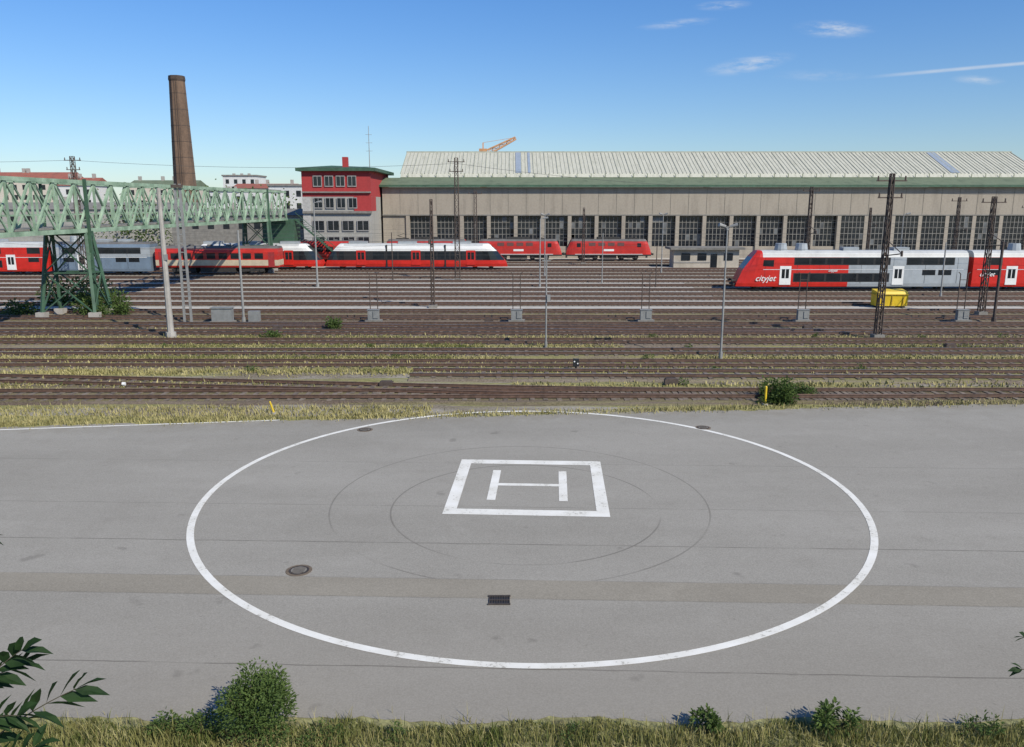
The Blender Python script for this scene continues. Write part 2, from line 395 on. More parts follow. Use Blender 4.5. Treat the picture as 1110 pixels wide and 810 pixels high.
mb=MB(); mb.cyl((cx,cy,41.0),(cx,cy,41.5),1.95,2.1,8); mb.cyl((cx,cy,41.5),(cx,cy,42.4),2.1,2.0,8); mb.cyl((cx,cy,0),(cx,cy,5),3.8,3.7,8); mkobj('cornice_and_base',mb,M('soot_brick',(.07,.05,.04),.9,.3,1),ch)
mb=MB()
for z in range(6,41,4): 
    r=3.3-(1.35)*z/41+.04; mb.cyl((cx,cy,z),(cx,cy,z+.12),r,r,8)
mkobj('iron_bands',mb,rust,ch)
mb=MB(); 
mb.beam((cx+.4,cy-3.0,6),(cx+.4,cy-1.9,41),.06); mb.beam((cx-.1,cy-3.0,6),(cx-.1,cy-1.9,41),.06); mkobj('ladder',mb,rust,ch)

# small hut
hutw=stained('hut_plaster',(.40,.36,.30),(.3,.27,.22))
hu=empty('signal_hut',(31,127,0)); mb=MB(); mb.bx(25.8,36.2,130.5,134,0,3.0); mkobj('walls',mb,hutw,hu)
mb=MB(); mb.bx(25.1,36.9,129.7,134.6,3.0,3.35); mkobj('roof',mb,concd,hu)
mb=MB()
for x in(27,29.6,33.8): mb.bx(x,x+1.4,130.42,130.52,1.3,2.4)
mb.bx(31.7,32.7,130.42,130.52,.16,2.3); mkobj('windows_and_door',mb,glass,hu)
mb=MB(); mb.bx(25.8,31.6,130.4,130.49,.95,1.1); mkobj('sill_band',mb,conc,hu)

def house(name,x0,x1,y0,y1,h,wall,roofmat,rh=2.5,floors=3):
    e=empty(name,((x0+x1)/2,y0,0)); mb=MB(); mb.bx(x0,x1,y0,y1,0,h); mkobj('walls',mb,wall,e)
    mb=MB(); ym=(y0+y1)/2
    if rh>0: mb.prism([(y0-.4,h+.01),(ym,h+rh),(y1+.4,h+.01)],x0-.4,x1+.4)
    else: mb.bx(x0-.3,x1+.3,y0-.3,y1+.3,h+.003,h+.5)
    mkobj('roof',mb,roofmat,e); mb=MB(); n=int((x1-x0)/3)
    for f in range(floors):
        z=h-1.9-f*3.1
        for i in range(n): mb.bx(x0+1+i*3,x0+2.2+i*3,y0-.05,y0+.02,z-.7,z+.8)
    mkobj('windows',mb,glass,e)
    mb=MB(); 
    for i in range(3):
        x=U(x0+1,x1-1); mb.bx(x,x+.8,ym-.5,ym+.5,h,h+rh+1.2)
    mkobj('chimneys',mb,conc,e)
tile=stained('red_roof_tiles',(.30,.10,.07),(.2,.08,.06)); cream=stained('cream_render',(.55,.50,.42),(.45,.4,.33)); wh=stained('white_render',(.62,.62,.60),(.5,.5,.48))
house('apartment_building',-176,-140,262,275,17.2,cream,tile,3)
house('apartment_building',-138,-126,250,262,15.6,wh,tile,2.5)
house('apartment_building',-118,-98,255,268,15.5,cream,groof,2)
house('apartment_building',-104,-92,300,312,20,wh,concd,0)
house('office_building',-84,-66,250,262,14.8,cream,tile,1.5)
house('office_building',-62,-46,212,230,14.6,wh,concd,0)
house('office_building',-70,-57,190,204,13.0,wh,concd,0,4)
house('warehouse',-130,-70,178,190,9,gw,concd,1.5,1)
house('warehouse',-66,-38,160,176,8,concd,concd,1.2,1)
house('apartment_building',130,200,240,260,15,cream,tile,3)

cr=empty('construction_crane',(-3,215,0)); om=M('crane_orange',(.5,.26,.12),.6,.15,1)
mb=MB()
def lattice(mb,p0,p1,w0,w1,n,t=.06):
    p0=Vector(p0);p1=Vector(p1); d=(p1-p0).normalized(); a=d.cross(Vector((0,1,0)))
    if a.length<.2: a=d.cross(Vector((1,0,0)))
    a.normalize(); e=d.cross(a).normalized()
    def ringp(s):
        c=p0.lerp(p1,s); w=(w0+(w1-w0)*s)/2
        return [c+a*w+e*w,c+a*w-e*w,c-a*w-e*w,c-a*w+e*w]
    pr=ringp(0)
    for i in range(4):
        mb.beam(ringp(0)[i],ringp(1)[i],t*1.3)
    for k in range(1,n+1):
        q=ringp(k/n)
        for i in range(4):
            j=(i+1)%4
            mb.beam(q[i],q[j],t*.7)
            if (k+i)%2: mb.beam(pr[i],q[j],t*.8)
            else: mb.beam(pr[j],q[i],t*.8)
        pr=q
lattice(mb,(-7.4,215,0),(-7.4,215,22.5),1.4,1.4,14,.12)
lattice(mb,(-7.4,215,22.5),(0.9,215,26.6),1.4,.6,9,.22)
mb.bx(-8.4,-6.4,214.2,215.8,22.2,24.0); mb.beam((-7.4,215,25.5),(.9,215,26.8),.08); mb.beam((-7.4,215,23),(-7.4,215,25.5),.3)
mkobj('mast_jib_and_cab',mb,om,cr)

# ------------------------------------------------------------------ footbridge
br=empty('green_truss_footbridge',(-41,80,0))
def BP(s,off,z): return Vector((-40.6+.0372*s+off, s, z))
zb,zt=7.75,11.95
tr=MB(); dk=MB(); ra=MB()
S0,S1,pn=38,131,3.1
n=int((S1-S0)/pn)
for side in(0,-3.4):
    tr.beam(BP(S0,side,zb),BP(S0+n*pn,side,zb),.36); tr.beam(BP(S0,side,zt),BP(S0+n*pn,side,zt),.32)
    ra.beam(BP(S0,side-.1,9.15),BP(S0+n*pn,side-.1,9.15),.07); ra.beam(BP(S0,side-.1,8.6),BP(S0+n*pn,side-.1,8.6),.04)
    for i in range(n+1):
        s=S0+i*pn; tr.beam(BP(s,side,zb),BP(s,side,zt),.15)
        if i<n:
            tr.beam(BP(s,side,zb),BP(s+pn,side,zt),.16); tr.beam(BP(s,side-.06,zt),BP(s+pn,side-.06,zb),.13)
for i in range(n+1):
    s=S0+i*pn
    tr.beam(BP(s,0,zt),BP(s,-3.4,zt),.11); tr.beam(BP(s,0,zb),BP(s,-3.4,zb),.2)
a=[BP(S0,-.25,7.95),BP(S1,-.25,7.95),BP(S1,-3.15,7.95),BP(S0,-3.15,7.95)]; b2=[p+Vector((0,0,.15)) for p in a]
dk.face(a);dk.face(b2)
for i in range(4): dk.face([a[i],a[(i+1)%4],b2[(i+1)%4],b2[i]])
mkobj('trusses',tr,green,br); mkobj('deck',dk,concd,br); mkobj('railings',ra,green,br)
def pier(s,wd=2.6,bw=2.3):
    mb=MB(); c=BP(s,-1.7,0); tops=[(-1.75,-.5),(1.75,-.5),(1.75,.5),(-1.75,.5)]; bots=[(-bw,-wd),(bw,-wd),(bw,wd),(-bw,wd)]
    P=lambda q,k:Vector((c.x+(bots[q][0]*(1-k)+tops[q][0]*k),c.y+(bots[q][1]*(1-k)+tops[q][1]*k),.5+(7.1)*k))
    for q in range(4):
        mb.beam(P(q,0),P(q,1),.26)
        r=(q+1)%4
        nn=2
        for k in range(nn):
            mb.beam(P(q,k/nn),P(r,(k+1)/nn),.11); mb.beam(P(r,k/nn),P(q,(k+1)/nn),.11); mb.beam(P(q,(k+1)/nn),P(r,(k+1)/nn),.13)
    mb.beam((c.x-2.1,c.y,7.5),(c.x+2.1,c.y,7.5),.4)
    mb.beam((c.x+1.95,c.y-.2,.5),(c.x+1.95,c.y-.2,12.2),.24); mb.beam((c.x-1.95,c.y-.2,7.5),(c.x-1.95,c.y-.2,12.2),.2)
    mkobj('steel_pier',mb,greend,br)
    mb=MB()
    for q in range(4): mb.box(c.x+bots[q][0],c.y+bots[q][1],.3,.8,.8,.6)
    mkobj('pier_footing',mb,conc,br)
pier(73.5,1.5,2.35); pier(122,1.0,2)
mb=MB(); c=BP(133.5,-1.7,0); mb.box(c.x,c.y,3.9,5,4,7.7); mkobj('abutment',mb,greend,br)
mb=MB()
for i in range(26): mb.box(c.x+2.8+i*.32,c.y,7.7-i*.29,.34,2.2,.06)
mb.beam((c.x+2.6,c.y-1.1,7.7),(c.x+11,c.y-1.1,.3),.25);mb.beam((c.x+2.6,c.y-1.1,8.8),(c.x+11,c.y-1.1,1.4),.08)
mkobj('stairs',mb,greend,br)

# ------------------------------------------------------------------ masts / lamps / poles
def cat_mast(x,y,h,w=.45,arms=1,mat=None):
    e=empty('catenary_mast',(x,y,0)); mb=MB(); lattice(mb,(x,y,.3),(x,y,h),w,w*.6,int(h/.8),.06); mkobj('lattice_column',mb,mat or rust,e)
    mb=MB()
    for k in range(arms):
        z=h-.5-k*1.2; L=1.1-.2*k
        mb.beam((x-L,y,z),(x+L,y,z),.09)
        for s in(-1,1): mb.cyl((x+s*L*.9,y,z),(x+s*L*.9,y,z+.35),.07,.05,6)
    zz=min(h-1.5,6.3); mb.beam((x,y,zz),(x,y-2.6,zz+.3),.07); mb.beam((x,y,zz+1.2),(x,y-2.6,zz+.3),.05)
    mb.cyl((x,y-2.6,zz+.1),(x,y-2.6,zz+.5),.08,.08,6)
    mkobj('brackets_and_insulators',mb,rust,e)
    mb=MB(); mb.box(x,y,.2,.8,.8,.45); mkobj('footing',mb,concd,e)
cat_mast(27.6,60.6,12.2,.40,2); cat_mast(43,74.0,10.7,.45,1); cat_mast(-7.7,78.9,10.5,.3,0); cat_mast(-7.2,108,15.9,.65,2)
cat_mast(-5.9,133,12.2,.6,1); cat_mast(38,105.5,12.2,.5,1); cat_mast(-57.7,110,16.2,.7,3); cat_mast(62,115,11,.45,1); cat_mast(12,138,9.5,.4,0); cat_mast(86,138,10,.4,1); cat_mast(60,138.5,9.5,.4,0)
cat_mast(-62,89,11,.5,1)
def pole(name,x,y,h,r0,r1,mat,head=None,n=8):
    e=empty(name,(x,y,0)); mb=MB(); mb.cyl((x,y,0),(x,y,h),r0,r1,n); mb.cyl((x,y,0),(x,y,.5),r0*1.6,r0*1.5,n); mkobj('post',mb,mat,e)
    if head=='lamp2':
        mb=MB()
        for s in(-1,1):
            mb.beam((x,y,h-.1),(x+s*.3,y-.1,h+.1),.05); mb.cyl((x+s*.15,y-.1,h+.04),(x+s*.6,y-.2,h+.16),.09,.13,8)
        mb.cyl((x,y,h-.2),(x,y,h+.05),.09,.09,8)
        mkobj('lamp_heads',mb,steelg,e)
    if head=='lamp1':
        mb=MB(); mb.cyl((x,y,h),(x+.5,y,h+.12),.05,.05,6); mb.cyl((x+.35,y,h+.08),(x+.95,y,h+.18),.1,.15,8); mkobj('lamp_head',mb,steelg,e)
    if head=='box':
        mb=MB(); mb.box(x+.16,y-.12,h*.55,.24,.18,.42); mb.beam((x-.3,y,h-.4),(x+.3,y,h-.4),.05); mkobj('junction_box',mb,steelg,e)
    return e
pole('street_lamp',13.75,52.6,8.6,.08,.045,steelg,'lamp2'); pole('street_lamp',3.4,99.3,8.3,.1,.06,steelg,'lamp1'); pole('street_lamp',4.6,114.8,8.6,.1,.06,steelg,'lamp2')
pole('signal_pole',2.4,56.7,6.6,.07,.045,steelg,'box')
pole('concrete_pole',-26.0,61.2,11.2,.25,.14,conc,'box'); 
pole('steel_pole',-23.8,99.5,10.2,.13,.07,steelg,'lamp1'); pole('steel_pole',-23.1,69.4,7.9,.11,.08,steelg)
pole('steel_pole',41.5,69.4,6.9,.13,.11,rust); pole('steel_pole',47,88.9,6,.09,.07,steelg); pole('street_lamp',22,120.2,8.6,.09,.06,steelg,'lamp2'); pole('steel_pole',11.5,104,6.5,.07,.05,steelg); pole('street_lamp',57,120.3,8.6,.1,.06,steelg,'lamp1'); pole('steel_pole',78,120,9,.12,.08,rust); pole('steel_pole',17.5,99,5.2,.07,.05,rust); pole('steel_pole',-16,109.3,6.4,.08,.06,rust)
e=empty('twin_column_mast',(-28.5,69.4,0)); mb=MB()
mb.beam((-28.2,69.4,0),(-28.1,69.4,11.7),.17); mb.beam((-27.6,69.4,0),(-27.7,69.4,11.7),.17)
for i in range(15): mb.beam((-28.15,69.4,.8+i*.75),(-27.65,69.4,.8+i*.75),.08)
mkobj('columns',mb,steelg,e); mb=MB(); mb.box(-27.9,69.3,11.5,.9,.3,.25); mkobj('cap',mb,rust,e)
def stand(x,y):
    e=empty('train_supply_stand',(x,y,0)); mb=MB()
    for s in(-.32,.32): mb.cyl((x+s,y,0),(x+s,y,4.2),.045,.04,6)
    for z in(1.6,2.7,3.7): mb.beam((x-.32,y,z),(x+.32,y,z),.05)
    mb.cyl((x-.32,y,4.2),(x-.5,y,4.35),.035); mb.cyl((x+.32,y,4.2),(x+.5,y,4.35),.035)
    mkobj('frame',mb,rust,e)
    mb=MB(); mb.box(x,y-.35,.72,.95,.45,.85); mb.box(x+.2,y-.61,.76,.4,.05,.6); mb.box(x,y-.35,1.17,1.05,.55,.05); mkobj('cabinet',mb,M('cabinet_grey',(.21,.215,.21),.6,.15,2,dirt=1),e)
    mb=MB(); mb.box(x,y-.3,.15,1.4,.85,.3); mkobj('plinth',mb,concd,e)
for x in(-11.9,.4,11.5,25,38.7): stand(x,69.7)
e=empty('cable_cabinet',(-24.5,69.5,0)); mb=MB(); mb.box(-24.9,69.4,.75,1.7,.7,1.1); mb.box(-24.9,69.4,1.34,1.85,.85,.08); mb.box(-22.2,69.5,.6,.9,.6,.9); mkobj('housing',mb,M('cabinet_grey',(.2,.2,.2)),e)
mb=MB(); mb.box(-24.9,69.4,.1,2.0,1.0,.2); mkobj('plinth',mb,concd,e)
e=empty('yellow_grit_container',(35.7,75.5,0)); mb=MB(); dy=3.6
mb.prism([(75+dy,.35),(74.9+dy,1.45),(75.1+dy,1.75),(76.3+dy,1.9),(76.3+dy,.35)],35.4,38.4); mkobj('bin',mb,yellow,e)
mb=MB(); mb.bx(35.3,38.5,74.8+dy,76.4+dy,1.44,1.5)
for x in(35.6,36.8,37.9): mb.bx(x,x+.08,74.86+dy,74.92+dy,.4,1.4)
mkobj('lid_rim_and_ribs',mb,M('yellow_dark',(.42,.28,.02),.6),e)
mb=MB(); mb.bx(35.6,36.0,75+dy,76.2+dy,.16,.35); mb.bx(37.8,38.2,75+dy,76.2+dy,.16,.35); mkobj('skids',mb,under,e)
def ypost(x,y,h,lean=0,r=.06):
    e=empty('yellow_marker_post',(x,y,0)); mb=MB(); mb.cyl((x,y,0),(x+lean,y,h),r,r,8); mb.cyl((x+lean,y,h),(x+lean*1.05,y,h+.04),r,r*.5,8); mkobj('post',mb,yellow,e)
    mb=MB(); mb.cyl((x,y,0),(x,y,.08),.16,.14,8); mkobj('foot',mb,conc,e)
ypost(12.9,40.2,.95); ypost(-11.6,38.4,.6,-.18,.045)
e=empty('dwarf_signal',(3.9,48.6,0)); mb=MB(); mb.box(3.9,48.6,.58,.36,.24,.44); mb.cyl((3.9,48.6,0),(3.9,48.6,.4),.06); mkobj('housing',mb,black,e)
mb=MB(); mb.cyl((3.8,48.49,.66),(3.8,48.45,.66),.045); mb.cyl((4.0,48.49,.54),(4.0,48.45,.54),.045); mkobj('lenses',mb,whitep,e)
e=empty('points_lever',(-21.5,43.9,0)); mb=MB(); mb.cyl((-21.5,43.9,.0),(-21.5,43.9,.3),.04); mb.cyl((-21.58,43.9,.28),(-21.42,43.9,.28),.1,.1,10); mkobj('weight',mb,whitep,e); mb=MB(); mb.box(-21.1,43.9,.12,.6,.25,.16); mkobj('base',mb,rust,e)
# yard clutter: rail fastenings box, spare rails, point machines
e=empty('stacked_spare_rails',(10,65.2,0)); mb=MB()
for i in range(4): mb.bx(4+i*.4,17+i*.3,64.9+i*.16,64.98+i*.16,.02,.16)
mkobj('rails',mb,railm,e)
for x,y in((-7,44.2),(9,44.9),(-19,65.2),(24,65.3),(-2,69.3),(31,56.6)):
    e=empty('point_machine',(x,y,0)); mb=MB(); mb.box(x,y,.2,.75,.4,.28); mb.box(x,y,.36,.6,.32,.06); mb.beam((x,y,.15),(x+.1,y+1.2,.15),.05); mkobj('case_and_rod',mb,rust,e)

# overhead wires
mb=MB()
for y,z in((63.2,6.2),(71.6,6.2),(81.8,6.4),(91,6.4),(101,6.5),(117.5,6.6),(127.5,6.6)):
    for s in range(-3,3):
        a=s*45; mb.beam((a,y,z),(a+45,y,z),.014)
        prev=None
        for k in range(7):
            q=(a+45*k/6,y,z+1.3-.9*4*(k/6)*(1-k/6)); 
            if prev: mb.beam(prev,q,.014)
            prev=q
for x0,y0,z0,x1,y1,z1 in((-57.7,110,15.7,-7.2,108,15.2),(-7.2,108,15.2,38,105.5,11.8),(-140,112,16.5,-57.7,110,15.7),(38,105.5,11.8,110,104,12)):
    prev=None
    for k in range(11):
        t_=k/10; q=(x0+(x1-x0)*t_,y0+(y1-y0)*t_,z0+(z1-z0)*t_-1.2*4*t_*(1-t_)*.6)
        if prev: mb.beam(prev,q,.035)
        prev=q
mkobj('overhead_wires',mb,M('wire',(.07,.07,.07),.6),normals=False)

# ------------------------------------------------------------------ trains
def railcar(name,x0,x1,y,prof,mats,segs,noseL=0,noseR=0,z0=.315,capL=None,capR=None,bog=None,slant=.85):
    e=empty(name,((x0+x1)/2,y,0)); mb=MB(); n=len(prof); zl,zh=prof[0][1],prof[-1][1]
    def sec(x,t=0,d=0,nl=0):
        pts=[]
        for w,z in prof:
            f=max(0,(z-zl)/(zh-zl)); xx=x+d*nl*t-d*nl*t*(f**1.6)*slant; pts.append((xx,-w*(1-.22*t*t),z))
        return [(a,y+b,z0+c) for a,b,c in pts]+[(a,y-b,z0+c) for a,b,c in reversed(pts)]
    def add(s0,s1,ml):
        N=len(s0)
        for j in range(N-1):
            k=j if j<n-1 else (N-2-j); k=min(k,n-2) if j!=n-1 else n-2
            mb.face([s0[j],s1[j],s1[j+1],s0[j+1]],ml[min(k,len(ml)-1)])
    def cap(s,ml):
        N=len(s)
        for i in range(n-1): mb.face([s[i],s[i+1],s[N-2-i],s[N-1-i]],ml[min(i,len(ml)-1)])
    xa=x0+noseL; xb=x1-noseR; cur=xa
    if noseL:
        ss=[sec(xa,t,-1,noseL) for t in(0,.35,.7,1)]
        for i in range(3): add(ss[i],ss[i+1],(segs[0][2] if len(segs[0])>2 else segs[0][1]))
        cap(ss[-1],capL or segs[0][1])
    else: cap(sec(xa),capL or segs[0][1])
    for sg in segs:
        fe,ml=sg[0],sg[1]
        nx=xa+(xb-xa)*fe; add(sec(cur),sec(nx),ml); cur=nx
    if noseR:
        ss=[sec(xb,t,1,noseR) for t in(0,.35,.7,1)]
        for i in range(3): add(ss[i],ss[i+1],(segs[-1][2] if len(segs[-1])>2 else segs[-1][1]))
        cap(ss[-1],capR or segs[-1][1])
    else: cap(sec(xb),capR or segs[-1][1])
    mkobj('body',mb,mats,e)
    mb=MB(); 
    for bxp in (bog or (x0+3.8,x1-3.8)):
        mb.bx(bxp-1.7,bxp+1.7,y-1.15,y-.95,z0+.35,z0+.75); mb.bx(bxp-1.7,bxp+1.7,y+.95,y+1.15,z0+.35,z0+.75)
        for s in(-1.25,1.25):
            for sd in(-.75,.75): mb.cyl((bxp+s,y+sd-.07,z0+.46),(bxp+s,y+sd+.07,z0+.46),.46,.46,16)
            mb.bx(bxp+s-.2,bxp+s+.2,y-1.25,y-1.15,z0+.3,z0+.65)
        mb.bx(bxp-.3,bxp+.3,y-1.22,y-1.15,z0+.3,z0+.9)
    mb.bx(x0+6.2,x1-6.2,y-1.2,y+1.2,z0+.25,z0+prof[0][1]+.02)
    if prof[0][1]>.8: mb.bx(x0+.6,x1-.6,y-.9,y+.9,z0+.8,z0+1.0)
    mkobj('bogies_and_underframe',mb,under,e)
    return e
def wins(e,name,y,w,lst,mat,z0=.315,pr=.015,both=True):
    mb=MB()
    for xa,xb,za,zb_ in lst:
        mb.bx(xa,xb,y-w-pr,y-w+.05,z0+za,z0+zb_)
        if both: mb.bx(xa,xb,y+w-.05,y+w+pr,z0+za,z0+zb_)
    return mkobj(name,mb,mat,e)
DD=[(1.30,.38),(1.38,.75),(1.40,2.2),(1.40,2.45),(1.40,3.75),(1.22,4.2),(.85,4.45),(0,4.52)]
mm=[red,lgrey,white,droof,glass,bgrey,beige,rgrey]
def ddcar(x0,x1,y,cab=None,mats=mm,segs=None,doors=(.2,.8)):
    segs=segs or [(1,[0,0,0,0,7,7,7])]
    e=railcar('double_deck_passenger_coach',x0,x1,y,DD,mats,segs,noseL=2.9 if cab=='L' else 0,noseR=2.9 if cab=='R' else 0,capL=[0,0,0,4,0,0,0] if cab=='L' else None,capR=[0,0,0,4,0,0,0] if cab=='R' else None)
    L=x1-x0; up=[];lo=[]
    a=x0+(4.8 if cab=='L' else 1.6); b=x1-(4.8 if cab=='R' else 1.6)
    dx=[x0+L*d for d in doors]
    x=a
    while x<b-1.2:
        ok=all(abs(x+.8-d)>1.7 for d in dx)
        up.append((x,x+1.6,2.95,3.64)) if ok else None
        if x>x0+6.6 and x<x1-8 and ok: lo.append((x,x+1.6,1.02,1.85))
        elif ok and (x<x0+5 or x>x1-6): lo.append((x,x+1.4,1.75,2.35))
        x+=1.85
    wins(e,'windows',y,1.4,up+lo,glass,pr=.016)
    fr=[(p-.13,q+.13,r-.09,s+.09) for p,q,r,s in up+[l for l in lo if l[2]<1.5]]; 
    fr2=[(p-.06,q+.06,r-.05,s+.05) for p,q,r,s in lo if r>1.5]; wins(e,'window_band',y,1.4,fr+fr2,black,pr=.006)
    wins(e,'doors',y,1.4,[(d-.65,d+.65,.6,2.75) for d in dx],mats[2],pr=.022)
    wins(e,'door_windows',y,1.4,[(d-.42+k*.47,d-.06+k*.47,1.35,2.4) for d in dx for k in(0,1)],glass,pr=.035)
    mb=MB()
    for q in (.20,.29,.5,.72):
        xx=x0+L*q
        if q<.4: mb.cyl((xx,y,4.75),(xx,y,5.6),.75,.62,12)
        else: mb.bx(xx-.9,xx+.9,y-.6,y+.6,4.75,5.15)
    mkobj('roof_ventilators',mb,lgrey,e)
    mb=MB(); mb.bx(x0+(3 if cab=='L' else .5),x1-.5,y-1.425,y-1.401,2.64,2.70); mkobj('waist_stripe',mb,mats[2],e)
    mb=MB(); k=x0+3.2
    while k<x1-1: mb.bx(k,k+.03,y-1.405,y-1.395,1.1,4.0); k+=3.7
    mkobj('panel_joints',mb,black,e)
    if cab:
        s=-1 if cab=='L' else 1; xe=x0 if cab=='L' else x1
        mb=MB(); mb.bx(min(xe,xe+s*.25),max(xe,xe+s*.25),y-.9,y+.9,.8,1.05)
        for q in(-.8,.8): mb.cyl((xe,y+q,1.35),(xe+s*.45,y+q,1.35),.09,.2,10)
        mkobj('buffers',mb,under,e)
        mb=MB(); k=-s
        mb.face([(xe+k*2.95,y-1.412,3.05),(xe+k*4.2,y-1.42,3.0),(xe+k*4.2,y-1.42,3.75),(xe+k*3.0,y-1.412,3.75)]); mkobj('cab_side_window',mb,glass,e,normals=False)
    return e
def lettering(parent,txt,x,y,z,size,mat):
    cu=bpy.data.curves.new('lettering','FONT'); cu.body=txt; cu.size=size; cu.shear=.35; cu.extrude=.004; cu.offset=.006
    o=bpy.data.objects.new('lettering',cu); scene.collection.objects.link(o); o.data.materials.append(mat)
    o.parent=parent; o.matrix_parent_inverse=Matrix.Translation(-Vector(parent.location)); o.location=(x,y,z); o.rotation_euler=(math.pi/2,0,0)
yT=95.6
segs=[(.42,[0,0,0,0,7,7,7],[0,0,0,0,0,0,0]),(1,[1,1,1,1,7,7,7])]
e=ddcar(26.0,52.6,yT,'L',segs=segs,doors=(.21,.70)); lettering(e,'cityjet',28.1,yT-1.46,1.35,.95,white); lettering(e,'cityjet',36.5,yT-1.46,2.42,.42,white)
e=ddcar(53.2,79.8,yT,None,segs=[(.22,[0,0,0,0,7,7,7]),(1,[0,0,0,0,7,7,7])],doors=(.17,.83)); lettering(e,'cityjet',54,yT-1.46,1.9,.7,white)
yL=117.5
ddcar(-119,-93,yL,None); ddcar(-92.4,-65.8,yL,None,doors=(.2,.8))
ddcar(-65.2,-51.3,yL,None,segs=[(1,[5,5,5,1,5,3,3])],doors=(.3,))
SD=[(1.30,.95),(1.40,1.2),(1.42,1.75),(1.42,2.0),(1.42,3.1),(1.25,3.6),(.8,3.85),(0,3.95)]
def coach(x0,x1,y,mlist):
    e=railcar('passenger_coach',x0,x1,y,SD,[redl,beige,droof,glass],[(1,mlist)])
    w=[];x=x0+2.2
    while x<x1-2.5: w.append((x,x+1.2,2.15,2.95)); x+=1.7
    wins(e,'windows',y,1.42,w,glass); wins(e,'doors',y,1.42,[(x0+.5,x0+1.4,1.0,3.1),(x1-1.4,x1-.5,1.0,3.1)],M('door_dark_red',(.3,.03,.03),.4)); 
    mb=MB()
    for q in range(6): xx=x0+2+q*(x1-x0-4)/5; mb.bx(xx-.3,xx+.3,y-.25,y+.25,4.24,4.42)
    mkobj('roof_vents',mb,droof,e)
coach(-50.6,-33.2,yL,[0,1,1,0,0,2,2])
EM=[(1.25,.3),(1.40,.75),(1.42,1.3),(1.42,2.7),(1.42,3.0),(1.30,3.45),(.9,3.75),(0,3.85)]
def emu(x0,x1,y,nl,nr,cuts):
    e=railcar('electric_multiple_unit',x0,x1,y,EM,[red,black,white,rgrey,glass],[(1,[0,0,1,2,2,3,3],[0,0,4,2,2,2,3])],noseL=nl,noseR=nr,capL=[0,0,4,4,4,2,3],capR=[0,0,4,4,4,2,3],slant=.8)
    d=[x0+(x1-x0)*q for q in cuts]
    wins(e,'doors',y,1.42,[(q-.7,q+.7,.6,2.8) for q in d],red,pr=.02); wins(e,'door_glass',y,1.42,[(q-.5+k*.55,q-.05+k*.55,1.4,2.5) for q in d for k in(0,1)],glass,pr=.035)
    w=[];x=x0+3.5
    while x<x1-3.5:
        if all(abs(x+.8-q)>1.6 for q in d): w.append((x,x+1.7,1.5,2.5))
        x+=2.0
    wins(e,'windows',y,1.42,w,glass,pr=.02)
    mb=MB()
    for q in(.18,.45,.75): xx=x0+(x1-x0)*q; mb.bx(xx-1.4,xx+1.4,y-.7,y+.7,4.0,4.45)
    mkobj('roof_equipment',mb,lgrey,e)
    mb=MB()
    for q in(.34,.66): xx=x0+(x1-x0)*q; mb.bx(xx-.12,xx+.12,y-1.445,y+1.445,.6,3.95)
    mkobj('gangway_bellows',mb,black,e)
emu(-50,-29.2,127.5,3,3.6,(.3,.75)); emu(-28.9,-.7,127.5,3,3.8,(.2,.5,.8))
def loco(x0,x1,y):
    LP=[(1.35,.75),(1.45,1.0),(1.46,1.7),(1.46,2.2),(1.46,2.9),(1.40,3.35),(1.0,3.65),(0,3.7)]
    e=railcar('electric_locomotive',x0,x1,y,LP,[redl,white,droof,glass,under],[(1,[4,0,0,0,0,2,2])],noseL=1.5,noseR=1.5,capL=[4,0,0,3,3,0,2],capR=[4,0,0,3,3,0,2],slant=.7,bog=(x0+4,x1-4))
    wins(e,'cab_windows',y,1.46,[(x0+1.9,x0+2.6,2.3,3.0),(x1-2.6,x1-1.9,2.3,3.0)],glass)
    g=[(x0+4+i*1.7,x0+5.2+i*1.7,2.5,3.1) for i in range(int((x1-x0-8)/1.7))]
    wins(e,'ventilation_grilles',y,1.46,g,M('grille_grey',(.12,.05,.045),.6)); wins(e,'white_stripe',y,1.46,[(x0+1.6,x1-1.6,1.02,1.1)],white)
    wins(e,'number_panel',y,1.46,[((x0+x1)/2-.9,(x0+x1)/2+.9,1.6,1.95)],white)
    mb=MB()
    for s in(-1,1):
        xm=(x0+x1)/2+s*(x1-x0)*.28; a=(xm-s*.9,y,4.1); k=(xm+s*.9,y,4.55); h=(xm-s*.2,y,4.95 if s<0 else 4.7)
        mb.beam(a,k,.08); mb.beam(k,h,.06); mb.beam((h[0],y-.8,h[2]),(h[0],y+.8,h[2]),.07); mb.bx(xm-1.1,xm+1.1,y-.6,y+.6,4.0,4.12)
    mb.bx((x0+x1)/2-2,(x0+x1)/2+2,y-.8,y+.8,3.98,4.35); mkobj('pantographs',mb,under,e)
    mb=MB()
    for xe,s in((x0,-1),(x1,1)):
        for q in(-.87,.87): mb.cyl((xe-s*.1,y+q,1.35),(xe+s*.4,y+q,1.35),.1,.22,10)
    mkobj('buffers',mb,under,e)
loco(-6.6,8.9,147); loco(9.6,24.8,147); loco(-23,-7.4,147)
coach(-41,-24.5,135,[0,0,0,0,0,0,2])

